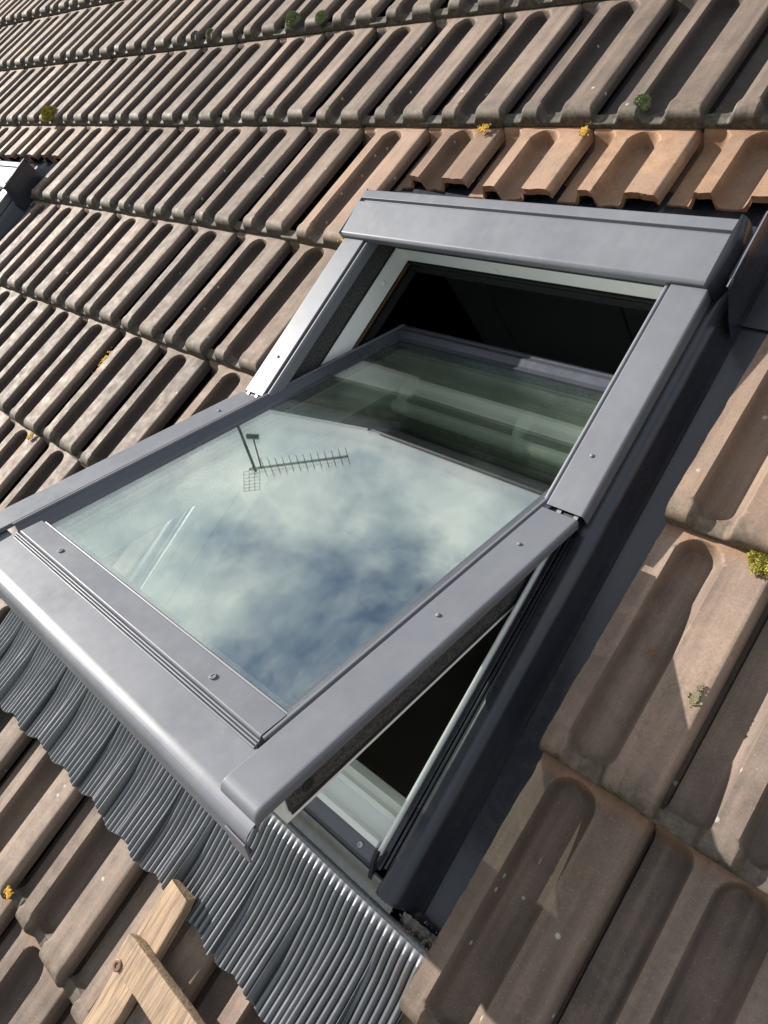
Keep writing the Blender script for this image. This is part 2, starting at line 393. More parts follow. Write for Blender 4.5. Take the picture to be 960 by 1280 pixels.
def tile_mesh(name, x0=-.014, x1=.2015, y0=0., y1=TL, rough=0., cut=(False,)*4, xs=XS, ys=YS, seed=0):
    xs = [x0]+[x for x in xs if x0+.0008 < x < x1-.0008]+[x1]; ys = [y0]+[y for y in ys if y0+.0006 < y < y1-.0006]+[y1]
    rs = random.Random(seed)
    if rough:                                   # cut edges are chipped: finer steps along them
        ex = [x0+(x1-x0)*i/44 for i in range(1, 44)]; ey = [y0+(y1-y0)*i/30 for i in range(1, 30)]
        if cut[2]: xs = sorted(set(xs+[e for e in ex if min(abs(e-q) for q in xs) > .0015]))
        if cut[0]: ys = sorted(set(ys+[e for e in ey if min(abs(e-q) for q in ys) > .002]))
    nx, ny = len(xs), len(ys); wob = lambda t, s_: rough*(noise.noise(Vector((t*28, s_, seed)))*1.0+noise.noise(Vector((t*90, s_, seed)))*.35+max(0, noise.noise(Vector((t*60, s_+9, seed)))-.35)*2)
    vt = []; vb = []
    for j, y in enumerate(ys):
        for i, x in enumerate(xs):
            X, Y = x, y
            if i == 0 and cut[0]: X += wob(y, 1)
            if j == 0 and cut[2]: Y += wob(x, 3)
            n = top(x, y) if not (j == 0 and y0 == 0) else top(x, y)
            w = noise.noise(Vector((x*14, y*9, seed*3.3)))*.0007+noise.noise(Vector((x*55, y*40, seed*1.7)))*.00035
            vt.append((X, Y, n+w)); vb.append((X, Y, min(n-.0135 if y > .020 else -.0335, n-.004)))
    m_ = MB(); N = nx*ny; fs = []
    fs += [(j*nx+i, j*nx+i+1, (j+1)*nx+i+1, (j+1)*nx+i) for j in range(ny-1) for i in range(nx-1)]
    m_.add(vt+vb, fs, 0)
    bot = [tuple(N+q for q in reversed(f)) for f in fs]
    def addf(F, mi):
        for f in F: m_.f.append(list(f)); m_.mi.append(mi)
    addf(bot, 0)
    addf([(i+1, i, N+i, N+i+1) for i in range(nx-1)], 1 if cut[2] else 0)
    addf([((ny-1)*nx+i, (ny-1)*nx+i+1, N+(ny-1)*nx+i+1, N+(ny-1)*nx+i) for i in range(nx-1)], 0)
    addf([(j*nx, (j+1)*nx, N+(j+1)*nx, N+j*nx) for j in range(ny-1)], 1 if cut[0] else 0)
    addf([((j+1)*nx+nx-1, j*nx+nx-1, N+j*nx+nx-1, N+(j+1)*nx+nx-1) for j in range(ny-1)], 1 if cut[1] else 0)
    return m_
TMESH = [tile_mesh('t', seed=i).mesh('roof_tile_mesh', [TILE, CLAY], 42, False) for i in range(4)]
XL = XS[::3]+[.2015]; YL = [0, .004, .01, .02, .035, .06, .3, .315, .33]
placed = []; extra = []
def put(me, k, j, clay=0., jitter=1., nm='roof_tile'):
    o = link(nm, me, roof)
    rj = random.Random(k*131+j*17+5)
    o.location = ((k-1)*DU+rj.uniform(-.0012, .0012)*jitter, -j*DV+rj.uniform(-.003, .003)*jitter, rj.uniform(-.0012, .0012)*jitter)
    o.rotation_euler = (rj.uniform(-.003, .003)*jitter, rj.uniform(-.004, .004)*jitter, rj.uniform(-.006, .006)*jitter)
    dark_ = 1.0 if k < -2 or j < 2 else (.30 if k >= 2 else .6)  # strength of the weathering and painted trough shade per tile
    o.color = (clay, max(0, dark_*(1-clay*.55)), 0, 1); return o
# view test so that the tiles the camera sees are single parts and the rest one part
Cv = Vector((0.55566, -1.31280, 0.86996))
def pix(u, v, n):
    d = Vector((u, v, n))-Cv; X = d.dot(Vector(CX)); Y = d.dot(Vector(CY)); Q = d.dot(Vector(CZ))
    return (480+891.25*X/Q, 640+891.25*Y/Q) if Q > .05 else (-9999, -9999)
cand = []
for j in range(-3, 11):
    for k in range(-34, 15):
        if (k-1)*DU < UL-.01 or k*DU > UR+.01: continue
        inwin = -1 <= k <= 1 and 3 <= j <= 5 or k == 2 and j in (2, 3, 4, 5) or k in (-2,) and 2 <= j <= 5 or j == 2 and -2 <= k <= 2
        inwin2 = j in (3, 4, 5) and -13 <= k <= -11 or j == 2 and -14 <= k <= -11 or k == -14 and 2 <= j <= 5
        if inwin or inwin2: continue
        c = pix((k-.5)*DU, -j*DV+DV/2, 0); ok = -60 < c[0] < 1060 and -60 < c[1] < 1400
        cand.append((0 if ok else 1, (Vector(((k-.5)*DU, -j*DV+.15, 0))-Cv).length, k, j))
cand.sort()
lowm = tile_mesh('low', xs=XL, ys=YL); 
bulk = MB()
for i, (vis, dist, k, j) in enumerate(cand):
    if i < 272:
        near = 0
        if -4 <= k <= 3 and 1 <= j <= 6: near = .0
        if k == -3 and j == 2: near = .45
        if k == -3 and j in (3, 4): near = .25
        if k == -4 and j == 2: near = .12
        if k >= 3 and j in (3,): near = .15
        put(TMESH[(k*7+j*3) % 4], k, j, near)
    else:
        o = Vector(((k-1)*DU, -j*DV, 0)); bulk.add([Vector(p)+o for p in lowm.v], lowm.f)
link('roof_tile', bulk.mesh('roof_tile_bulk', [TILE, CLAY], 42, False), roof, kind='stuff')
# cut tiles round the windows
for kk in (0, -12):
    for k in range(-1, 3):
        me = tile_mesh('c', y0=[.172, .178, .186, .180][k+1], rough=.0045, cut=(0, 0, 1, 0), seed=k+20).mesh('cut_tile_mesh', [TILE, CLAY], 42, False)
        put(me, k+kk, 2, [.75, .9, 1., .8][k+1]*(1 if kk == 0 else .15), .6)
    a = tile_mesh('c', y0=.186, rough=.0045, cut=(0, 0, 1, 0), seed=11); b = tile_mesh('c', x1=.022, y0=0, y1=.1858, rough=.0)
    n_ = len(a.v); a.v += b.v; a.f += [[i+n_ for i in f] for f in b.f]; a.mi += b.mi
    put(a.mesh('cut_tile_mesh', [TILE, CLAY], 42, False), -2+kk, 2, .6 if kk == 0 else .1, .3)
    for j in (3, 4, 5):
        put(tile_mesh('c', x1=.024, rough=.002, cut=(0, 1, 0, 0), seed=j).mesh('cut_tile_mesh', [TILE, CLAY], 42, False), -2+kk, j, .65 if kk == 0 else .1, .3)
for j, cl in ((2, .35), (3, .30), (4, .12), (5, .12)):
    put(tile_mesh('c', x0=.058, rough=.0020, cut=(1, 0, 0, 0), seed=j*3+1).mesh('cut_tile_mesh', [TILE, CLAY], 42, False), 2, j, cl, .2)
# ridge caps
def ridge_mesh():
    m_ = MB(); n = 14
    for k in range(2):
        pass
    def P(i, j):
        a = math.pi*(i/n)*1.0; r = .105+(.012 if j >= 2 else 0); x = (0, .40, .401, .44)[j]
        return (x, -math.cos(a)*r*1.15, math.sin(a)*r*.85)
    m_.grid(P, n+1, 4); return m_.mesh('ridge_cap_mesh', TILE, 50)
RM = ridge_mesh()
for i in range(25):
    o = link('ridge_cap', RM, roof); o.location = (UL+i*.4, VT-.01, -.035); o.rotation_euler = (-.55, 0, 0)

# ------------------------------------------------------------------ roof window
def clipb(mb_, *a): return mb_
def cover_prof(x0, x1, t, b, inner_b, r=.006):
    # box-like cover, top at t; x0 is the outer side
    return rnd([(x0, b), (x0, t), (x1, t), (x1, inner_b)], [0, r, .0015, 0])
def screw(parent, T, u, w, o, r=.0042, dome=False, name='screw', mat=None):
    m_ = MB(T); m_.disc((u, w, o), r, .0022, dome=dome); part(name, m_, mat or STEEL, parent)
I = lambda a, b, c: (a, b, c)
L0, R0 = -.5469, .1814
UC = (L0+R0)/2
def mir(prof, side): return prof if side > 0 else [(2*UC-x, y) for x, y in prof]

def roof_window(du=0., label='', ):
    win = thing('roof_window', label, 'roof window', (UC, VP, 0), 'roof windows')
    # --- fixed frame
    fr = MB()
    for sd in (1, -1):
        fr.prism(mir([(.176, .008), (.1405, .008), (.1405, -.057), (.176, -.057)], sd), 'y', VP+.004, -.60)
    fr.prism([(-.60, .02), (-.6315, .02), (-.6315, -.0565), (-.60, -.0565)], 'x', -.506, .1402)
    f = part('frame', fr, FOAM, win, 0)
    # rubber seals under the brush strips
    g = MB()
    for sd in (1, -1): g.prism(mir([(.172, -.0575), (.1435, -.0575), (.1435, -.066), (.172, -.066)], sd), 'y', -1.54, -.605)
    g.prism([(-.605, -.057), (-.627, -.057), (-.627, -.066), (-.605, -.066)], 'x', -.5055, .1380)
    part('seal', g, BLACKRUB, f, 0)
    # white inner lining
    wl = MB()
    wl.prism([(-.512, -.0665), (-.5045, -.0615), (-.5045, -.108), (-.512, -.108)], 'y', -1.50, -.612)
    wl.prism(mir([(-.512, -.0665), (-.5045, -.0615), (-.5045, -.108), (-.512, -.108)], -1), 'y', -1.50, -.612)
    wl.prism([(-.612, -.0665), (-.6245, -.0615), (-.6245, -.103), (-.612, -.103)], 'x', -.505, .1385)
    part('lining', wl, WHITE, f, 0)
    screw(f, lambda a, b, c: (-.5043+c, a, b), -.70, -.085, 0, .0062, True, 'screw_cap', WHITE)
    # right-hand white ledge seen under the open sash, bottom profile in white steps
    lg = MB()
    for sd in (1, -1): lg.prism(mir(rnd([(.1405, -.06), (.1405, -.008), (.1465, .0045), (.1500, .0045), (.1510, .001), (.1510, -.06)], .0012, n=2), sd), 'y', -1.552, VP-.02)
    part('side_rail', lg, WHITE, f)
    lg = MB()
    for sd in (1, -1): lg.prism(mir(rnd([(.1525, -.05), (.1525, -.001), (.160, -.001), (.160, -.05)], .0015), sd), 'y', -1.566, VP-.02)
    for sd in (1, -1): lg.prism(mir(rnd([(.1635, -.05), (.1635, .001), (.1675, .001), (.1675, -.05)], .001), sd), 'y', -1.56, VP-.02)
    part('side_rail', lg, DARK, f)
    bt = MB()
    bt.prism(rnd([(-1.5485, -.012), (-1.5485, .000), (-1.540, .000), (-1.5385, -.018), (-1.5175, -.026), (-1.515, -.016), (-1.5075, -.018), (-1.506, -.034), (-1.497, -.040), (-1.4965, -.10), (-1.512, -.10), (-1.55, -.06)], .0012, n=2), 'x', -.499, .140)
    part('bottom_lining', bt, WHITE, f)
    pl = MB()
    pl.prism(rnd([(-1.572, -.03), (-1.572, -.004), (-1.5705, .0005), (-1.5685, -.004), (-1.549, -.0045), (-1.549, -.03)], .0008, n=2), 'x', -.50, .150)
    part('bottom_plate', pl, GREY, f)
    for uu in (.118, -.18, -.46): screw(f, I, uu, -1.559, -.0045, .0045)
    # brown reveal and dark room below
    rv = MB()
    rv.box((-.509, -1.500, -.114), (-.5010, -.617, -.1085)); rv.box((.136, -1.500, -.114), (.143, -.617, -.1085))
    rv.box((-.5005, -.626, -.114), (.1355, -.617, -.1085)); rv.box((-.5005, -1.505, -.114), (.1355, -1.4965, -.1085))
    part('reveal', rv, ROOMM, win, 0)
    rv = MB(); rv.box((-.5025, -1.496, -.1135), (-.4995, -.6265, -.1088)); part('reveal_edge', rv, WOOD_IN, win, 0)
    # --- frame covers, upper half
    for sd in (1, -1):
        c = MB(); c.prism(mir(sheet(rnd([(.1814, .004), (.1814, .030), (.1262, .030), (.1262, .014)], [0, .005, .0016, 0], closed=False), -.0014), sd), 'y', VP-.002, -.655)
        cv = part('side_cover', c, GREY, win)
        for vv in (-.972,): screw(cv, I, (.150 if sd > 0 else 2*UC-.150), vv, .030, .0030, True, 'screw', GREY)
        c = MB(); c.prism(mir(rnd([(.1245, .002), (.1245, .0225), (.1215, .0265), (.118, .0265), (.1155, .023), (.1155, .002)], .0012, n=2), sd), 'y', VP+.006, -.650)
        part('edge_rail', c, GREY, win)
    # lower-left textured wall screws
    for vv in (-.76, -.90, -1.02): screw(f, lambda a, b, c: (-.5068+c, a, b), vv, -.006, 0, .005, True, 'screw_cap', GREY)
    # --- hood
    hd = MB()
    prof = rnd([(-.686, .020), (-.6905, .0355), (-.685, .0405), (-.6095, .0430), (-.6080, .0375), (-.6030, .0375), (-.6015, .0440), (-.5815, .0425), (-.5770, .038), (-.5770, -.02), (-.579, -.02), (-.579, .036), (-.60, .036), (-.684, .0375), (-.6845, .020)], [0, .003, .002, .0012, .0008, .0008, .0012, .003, .003, 0, 0, 0, 0, 0, 0], n=3)
    hd.prism(prof, 'x', -.5535, .1745)
    h = part('hood', hd, GREY, win)
    e = MB(); e.prism(rnd([(-.5555, .0425), (-.5535, .0425), (-.5535, -.01), (-.5555, -.01)], 0), 'y', -.688, -.5775); part('end_cap', e, GREY, h, 0)
    # right end cap: curved moulding, its shade given by a darker material
    e = MB()
    def capP(i, j):
        v = -.574-(.122)*i/16; k = math.sin(math.pi*min(1, max(0, i/16)))
        w = [0, .006, .013, .017, .018][j]; z = [.044, .043, .036, .022, -.006][j]-.004*(i/16)
        return (.1748+w*(.75+.5*k), v, z)
    e.grid(capP, 17, 5); part('end_cap', e, DARK, h, 60)
    # gasket under the hood nose
    e = MB(); e.prism([(-.632, .018), (-.668, .018), (-.668, .004), (-.640, -.006), (-.640, -.036), (-.632, -.036)], 'x', -.485, .118); part('gasket', e, BLACKRUB, h, 0)
    e = MB()
    for a, b in ((-.30, -.25), (-.19, -.15), (-.05, -.015)): e.prism(rnd([(-.6405, -.008), (-.650, -.010), (-.650, -.026), (-.6405, -.03)], .001), 'x', a, b)
    part('clip', e, FOAM, h)
    # --- flashing round the frame
    fl = MB()
    for sd in (1, -1):
        pr = rnd([(.1700, -.030), (.1700, .003), (.176, .0075), (.192, .0065), (.2010, -.001), (.2110, -.041), (.2130, -.0455), (.2180, -.0440), (.2190, -.0455), (.27, -.0455)], [0, .002, .004, .006, .006, .003, 0, 0, 0, 0], closed=False, n=4)
        fl.prism(mir(sheet(pr, .0009), sd), 'y', -1.583, -.56)
        fl.prism(mir([(.1715, -.0463), (.27, -.0463), (.27, -.0472), (.1715, -.0472)], sd), 'y', -1.655, -.50)
        fl.prism(mir(rnd([(.170, -.03), (.170, .002), (.176, .0065), (.191, .0055), (.2, -.002), (.2100, -.041)], 0), sd), 'y', -1.588, -1.5815)
    gu = part('side_gutter', fl, DARK, win)
    up = MB()
    up.prism(sheet([(.2085, .055), (.2100, .060), (.2130, .058), (.2150, .02), (.2150, -.036), (.2190, -.041), (.262, -.041)], .0009), 'y', -.690, -.583)
    up.prism(rnd([(-.690, .0585), (-.704, .056), (-.716, .010), (-.718, -.036), (-.690, -.036)], 0), 'x', .2150, .2159)
    part('corner_flashing', up, DARK, gu)
    up = MB(); up.prism(rnd([(-.702, .055), (-.580, .0585), (-.580, .0605), (-.703, .058)], 0), 'x', .2115, .2135); part('flashing_edge', up, GREY, gu)
    up = MB(); up.box((-.60, -.5765, -.058), (.2, -.45, -.056)); part('top_gutter', up, DARK, win, 0)
    # lower sill sheet with faint dimples
    si = MB()
    def siP(i, j):
        u = -.545+(.194+.545)*i/260; ts = [0, .002, .006, .012, .018, .022, .025, .028]; v = -1.5725-ts[j]
        z = [-.006, -.003, -.0035, -.0075, -.0100, -.0105, -.0105, -.011][j]
        if 3 <= j <= 6: z += .0006*math.sin(u*2*math.pi/.0212)
        return (u, v, z)
    si.grid(siP, 261, 8); part('sill_sheet', si, SILL, win, 60)
    # crimped bead
    be = MB(); NB = int((.262+.86)/.00265)
    def beP(i, j):
        u = -.86+i*.00265; ph = (u/.0106) % 1; a = math.pi*j/8; r = .0046*(.62+.38*math.sqrt(abs(math.sin(math.pi*ph))))
        v0 = -1.6045
        return (u, v0+.0046*math.cos(a), -.0125+r*math.sin(a)*1.25)
    be.grid(beP, NB, 9); part('crimped_bead', be, PLEAT, win, 80)
    # corner piece, dented sheet, at the right foot of the window
    co = MB()
    def coP(i, j):
        u = .205+.06*i/18; v = -1.588-.072*j/20
        return (u, v, -.020-.012*(i/18)+.0028*math.sin(i*1.9+j*.25)*math.sin(j*.9+1)-.012*(j/20))
    co.grid(coP, 19, 21); part('corner_sheet', co, SILL, win, 60)
    g = MB(); g.prism(rnd([(-1.583, -.004), (-1.560, .012), (-1.546, .016), (-1.546, .0095), (-1.560, .004), (-1.583, -.012)], 0), 'x', .1485, .1535); part('gasket_end', g, BLACKRUB, win, 0)
    # --- pleated apron
    ap = MB(); A0, A1 = -.86, .262; P_ = .0106; PER = 14; NU = int((A1-A0)/P_*PER); NV = 26
    def edge(u): return -1.797-.007*math.sin(u*2*math.pi/.1+.9)-.006*noise.noise(Vector((u*9, 1, 0)))-.020*sm((-.35-u)/.5)
    # pleat density varies along the edge: stretched in the troughs, bunched on the ribs
    def apP(i, j):
        t = j/(NV-1); u = A0+(A1-A0)*i/(NU-1); e_ = edge(u); v = -1.6075+(e_+1.6075)*t
        tt = sm((t-.04)/.9)
        x = ((u/DU) % 1)*DU; y = v+6*DV
        ph = 2*math.pi*(u/P_)
        warp = .0010*math.sin(u*2*math.pi/.1+2.1)+.005*noise.noise(Vector((u*3, 4.2, 0)))+.0016*noise.noise(Vector((u*14, 9.2, 0)))
        uu = u+warp*tt*(.45+.55*sm((-.05-u)/.25))
        xx = ((uu/DU) % 1)*DU
        rib_ = -.036*max(.03, min(.34, y))/DV; surf = rib_+.0110+(top(xx, max(.035, min(.29, y)))-rib_)*.34
        flat = -.011-.009*sm(t/.35)
        base = flat*(1-sm((t-.12)/.75))+max(surf, flat-.026)*sm((t-.12)/.75)
        base = max(base, surf)
        amp = .0042*sm(t/.10)*(1-.22*max(0, math.sin(uu*2*math.pi/.1+1.2))*tt)*(1+.12*noise.noise(Vector((u*40, t*3, 2))))
        c = math.cos(ph); w = (abs(math.cos(ph/2))**.62)*2-1
        return (uu, v+.0012*c*sm(t), base+amp*w+.0004*noise.noise(Vector((u*30, t*5, 7))))
    ap.grid(apP, NU, NV)
    part('pleated_apron', ap, PLEAT, win, 0)
    win.children[-1].data.polygons.foreach_set('use_smooth', [True]*len(win.children[-1].data.polygons))
    # --- sash (opens about the pivot)
    sb = MB(S)
    wt, wo = .6305/2, .0
    ui0, ui1 = -.463, .099; uo0, uo1 = UC-.3215, UC+.3215; s0, s1 = -.392, .500; g0, g1 = -.346, .447
    def ring(m_, a0, a1, b0, b1, i0, i1, j0, j1, o0, o1):
        m_.box((a0, b0, o0), (i0, b1, o1)); m_.box((i1, b0, o0), (a1, b1, o1)); m_.box((i0, b0, o0), (i1, j0, o1)); m_.box((i0, j1, o0), (i1, b1, o1))
    ring(sb, uo0+.003, uo1-.003, s0+.003, s1-.004, ui0, ui1, g0, g1, -.118, -.036)
    ss = part('sash', sb, WHITE, win, 0)
    st = MB(S)
    for sd in (1, -1): st.prism(mir([(uo1, -.030), (uo1, -.101), (uo1-.0028, -.101), (uo1-.0028, -.030)], sd), 'y', -.02, s1-.01)
    part('brush_strip', st, FOAM, ss, 0)
    st = MB(S)
    for sd in (1, -1): st.prism(mir([(uo1-.001, -.1015), (uo1-.001, -.110), (uo1-.0028, -.110), (uo1-.0028, -.1015)], sd), 'y', -.02, s1-.012)
    part('seal', st, BLACKRUB, ss, 0)
    st = MB(lambda a, b, c: S(uo1+c, a, b)); st.disc((.462, -.086, 0), .0075, .0016); part('bushing', st, BLACKRUB, ss)
    # grey glazing frame
    gf = MB(S)
    side = rnd([(.1335, -.036), (.1335, -.003), (.124, -.001), (.1185, -.001), (.1165, -.0035), (.104, -.0125), (.0985, -.0145), (.0985, -.036)], .001, n=2)
    for sd in (1, -1): gf.prism(mir(side, sd), 'y', s0, s1-.02)
    tp = rnd([(s0, -.036), (s0, -.003), (s0+.004, -.001), (s0+.010, -.002), (s0+.012, -.004), (s0+.018, -.0045), (s0+.020, -.0025), (s0+.025, -.003), (s0+.037, -.0125), (g0+.001, -.0145), (g0+.001, -.036)], .0008, n=2)
    gf.prism(tp, 'x', uo0+.005, uo1-.005)
    part('glazing_frame', gf, GREY_SHADE, ss)
    gf = MB(S)
    for sd in (1, -1): gf.prism(mir(rnd([(.1185, -.0012), (.1195, .0012), (.1228, .0012), (.1238, -.0012)], .0006, n=2), sd), 'y', s0+.006, s1-.016)
    part('highlight_bead', gf, GREY, ss)  # paler strip standing in for the highlight along the glazing profile
    rail = MB(S)
    rail.prism(rnd([(.4425, -.036), (.4425, -.0125), (.4455, -.0075), (.4480, -.0085), (.4500, -.0030), (.4830, -.0018), (.4850, -.004), (.4850, -.03)], .0009, n=2), 'x', -.462, .1150)
    rl = part('bottom_rail', rail, GREY, ss)
    for uu in (-.36, .012): screw(rl, S, uu, .4680, -.0022, .0044)
    rg = MB(S)
    for k, a in enumerate((.4858, .4892, .4926)): rg.prism(rnd([(a, -.03), (a, -.0055-.0012*k), (a+.0024, -.0055-.0012*k), (a+.0024, -.03)], .0008, n=2), 'x', -.470+.002*k, .1160)
    part('ridges', rg, GREY, ss)
    bp = MB(S)
    pr = rnd([(.4925, -.0095), (.5440, -.0115), (.5560, -.0185), (.5585, -.043), (.553, -.0435)], [0, .007, .008, .0015, 0], closed=False, n=6)
    bp.prism(sheet(pr, .0012), 'x', -.545, .1790)
    part('bottom_cover', bp, GREY, ss)
    tipm = MB(S); tipm.prism([(.5580, -.024), (.5595, -.024), (.5595, -.056), (.5580, -.048)], 'x', .150, .1800); part('drip_edge', tipm, GREY, ss, 0)
    for sd in (1, -1):
        c = MB(S)
        # cover shell with a bent-down nose at its lower end
        prf = rnd([(.1805, -.0135), (.1812, .0), (.1262, .0), (.1262, -.0065)], [0, .0060, .0016, 0], closed=False, n=5)
        pc = mir(sheet(prf, -.0014), sd); n = len(pc); vs = []; fs = []
        ks = [(.012, 0), (.40, 0), (.528, 0), (.534, -.0005), (.538, -.0018), (.541, -.0045), (.5425, -.0095), (.543, -.0155)]
        for s_, dz in ks: vs += [(p[0], s_, p[1]+dz) for p in pc]
        for a in range(len(ks)-1):
            for i in range(n): j = (i+1) % n; fs.append((a*n+i, a*n+j, (a+1)*n+j, (a+1)*n+i))
        fs += [tuple(range(n)), tuple(range((len(ks)-1)*n, len(ks)*n))]
        c.add(vs, fs)
        cc = part('side_cover', c, GREY, ss)
        for s_ in ((.095, .252) if sd > 0 else (.085,)): screw(cc, S, (.148 if sd > 0 else 2*UC-.148), s_, .0002, .0031, True, 'screw', GREY)
        lip = MB(S); lip.prism(rnd([(.5405, -.0165), (.5445, -.0165), (.5445, -.0195), (.5405, -.0195)], .0008), 'x', *( (.130, .178) if sd > 0 else (2*UC-.178, 2*UC-.130))); part('cover_lip', lip, GREY, ss)
    pv = MB()
    for sd in (1, -1): pv.prism(mir([(.134, .004), (.134, .024), (.174, .024), (.174, .004)], sd), 'y', VP-.016, VP-.003)
    part('pivot_bracket', pv, BLACKRUB, win, 0)
    pv = MB()
    for sd in (1, -1):
        for a in (.143, .168): pv.prism(mir([(a, .010), (a, .0262), (a+.006, .0262), (a+.006, .010)], sd), 'y', VP-.0145, VP-.0025)
    part('pivot_pin', pv, STEEL, win, 0)
    # two panes of the double glazing
    for o0 in (-.0185, -.0385):
        p = MB(S); p.box((-.4715, -.352, o0), (.1065, .4440, o0+.004)); part('pane', p, GLASS, ss, 0, label='upper glass pane' if o0 > -.03 else 'lower glass pane')
    sp_ = MB(S)
    ring(sp_, -.4710, .1060, -.3515, .4435, -.4615, .0965, -.342, .434, -.0340, -.0190)
    part('spacer', sp_, STEEL, ss, 0)
    # ventilation flap bar under the sash head
    vb = MB(S)
    vb.prism(rnd([(-.300, -.150), (-.300, -.128), (-.285, -.118), (-.272, -.122), (-.268, -.136), (-.280, -.150)], .006, n=3), 'x', -.435, .070)
    b_ = part('ventilation_bar', vb, WHITE, ss)
    for uu in (-.425, -.13, .055):
        k_ = MB(S); k_.prism(rnd([(-.345, -.114), (-.345, -.090), (-.300, -.098), (-.286, -.120), (-.292, -.130), (-.31, -.120)], .004, n=3), 'x', uu-.007, uu+.007); part('bracket', k_, WHITE, b_)
    if du:
        win.matrix_world = M @ Matrix.Translation((UC+du, VP, 0))
    return win
w1 = roof_window(0, 'grey roof window standing open, its glass reflecting clouds and a TV antenna')
# second window: same parts, shared meshes, twelve tiles to the left
def copy_tree(o, parent=None):
    c = o.copy(); COL.objects.link(c)
    if parent is not None: c.parent = parent
    for ch in list(o.children): copy_tree(ch, c)
    return c
w2 = copy_tree(w1); w2.matrix_world = M @ Matrix.Translation((UC-12*DU, VP, 0))
w2['label'] = 'second roof window, only its dark corner flashing showing at the left edge'

# attic room below the window: dark box with a pale cupboard front
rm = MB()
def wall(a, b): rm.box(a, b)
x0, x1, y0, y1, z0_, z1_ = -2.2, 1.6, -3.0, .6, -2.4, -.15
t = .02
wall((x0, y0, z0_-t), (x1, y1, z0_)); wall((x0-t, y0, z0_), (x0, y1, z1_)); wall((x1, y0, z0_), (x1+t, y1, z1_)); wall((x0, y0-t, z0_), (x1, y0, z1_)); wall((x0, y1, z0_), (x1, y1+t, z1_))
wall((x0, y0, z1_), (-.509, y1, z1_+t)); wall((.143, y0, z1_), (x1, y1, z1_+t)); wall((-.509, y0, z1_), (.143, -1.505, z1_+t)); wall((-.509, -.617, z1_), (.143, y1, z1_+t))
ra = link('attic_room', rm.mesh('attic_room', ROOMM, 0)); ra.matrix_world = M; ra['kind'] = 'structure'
pn = MB()
for a, b in ((-1.30, -1.125), (-1.11, -.55), (-.54, .02)): pn.box((a, .0, -2.39), (b, .035, -.20))
po = link('cupboard_front', pn.mesh('cupboard_front', ROOMP, 0), ra)

# ------------------------------------------------------------------ wooden laths on the tiles
wb = thing('wooden_brace', 'two weathered wooden laths screwed together, lying on the tiles below the pleated apron', 'wooden laths', (-.08, -1.90, .0))
def lath(c0, ang, L, w, z0l, z1l, seed):
    m_ = MB(); rs = random.Random(seed); ca, sa = math.cos(ang), math.sin(ang); N = 26
    prof = rnd([(-w/2, z0l), (-w/2, z1l), (w/2, z1l), (w/2, z0l)], .003, n=2); n = len(prof); vs = []; fs = []
    for k in range(N+1):
        t_ = k/N; e_ = 0
        sc_ = 1.0
        if k == 0: sc_ = .90
        for i, (a, b) in enumerate(prof):
            y = t_*L+(noise.noise(Vector((a*60, 3+seed, b*80)))*.004 if k in (0, N) else 0)+(.0015 if k == 1 else 0)
            a2 = a*sc_+noise.noise(Vector((t_*9, seed, i*.1)))*.0012
            b2 = (b-(z0l+z1l)/2)*sc_+(z0l+z1l)/2+noise.noise(Vector((t_*7, seed+3, i*.1)))*.0008
            vs.append((c0[0]+a2*ca+y*sa, c0[1]+a2*sa-y*ca, b2))
    for k in range(N):
        for i in range(n): j = (i+1) % n; fs.append((k*n+i, k*n+j, (k+1)*n+j, (k+1)*n+i))
    fs += [tuple(range(n)), tuple(range(N*n, N*n+n))]
    return m_.add(vs, fs)
part('lath', lath((-.0800, -1.762, 0), .0, .42, .047, -.004, .0155, 1), LATH, wb, 45)
part('lath', lath((-.1000, -1.8625, 0), math.pi/2, .34, .046, .016, .0335, 2), LATH, wb, 45)
m_ = MB(); m_.disc((-.088, -1.879, .0333), .0078, .003, 18); part('screw', m_, simple('rusty_steel', (.20, .12, .09), .5, .6, .3, 200), wb)

# ------------------------------------------------------------------ moss, lichen, debris
def clump(r, h, seed, n=420, spike=.0035):
    rs = random.Random(seed); m_ = MB(); K = 12
    def P(i, j):
        a = 2*math.pi*i/K; b = math.pi/2*j/6; rr = r*(1+.25*noise.noise(Vector((math.cos(a)*1.6, math.sin(a)*1.6, seed))))
        return (rr*math.cos(b)*math.cos(a)*.94, rr*math.cos(b)*math.sin(a)*.94, h*math.sin(b)*.92-.004)
    m_.grid(P, K+1, 7)
    for q in range(n):
        a = rs.uniform(0, 2*math.pi); b = math.asin(rs.random()**.8); rr = r*(1+.25*noise.noise(Vector((math.cos(a)*1.6, math.sin(a)*1.6, seed))))
        p = Vector((rr*math.cos(b)*math.cos(a), rr*math.cos(b)*math.sin(a), h*math.sin(b)-.004)); d = Vector((p.x/r, p.y/r, p.z/h+.3)).normalized()
        d = (d+Vector((rs.uniform(-.5, .5), rs.uniform(-.5, .5), rs.uniform(-.2, .5)))).normalized(); s_ = d.orthogonal().normalized()*spike*.32; c_ = d.cross(s_.normalized())*spike*.32
        m_.add([p-s_, p+s_, p+c_, p+d*spike*rs.uniform(.5, 1.3)], [(0, 1, 3), (1, 2, 3), (2, 0, 3)])
    return m_
def put_clump(u, v, n, r, h, seed, mat, name, label, cat, spike=.0035, cnt=420):
    m_ = clump(r, h, seed, cnt, spike); m_.v = [(a+u, b+v, c+n) for a, b, c in m_.v]
    return solo(name, m_, mat, label, cat, (u, v, n), 'moss cushions and lichen on the roof tiles', 50)
put_clump(-.112, -.308, -.012, .0135, .020, 1, MOSSG, 'moss_cushion', 'round green moss cushion in a tile trough above the window hood', 'moss')
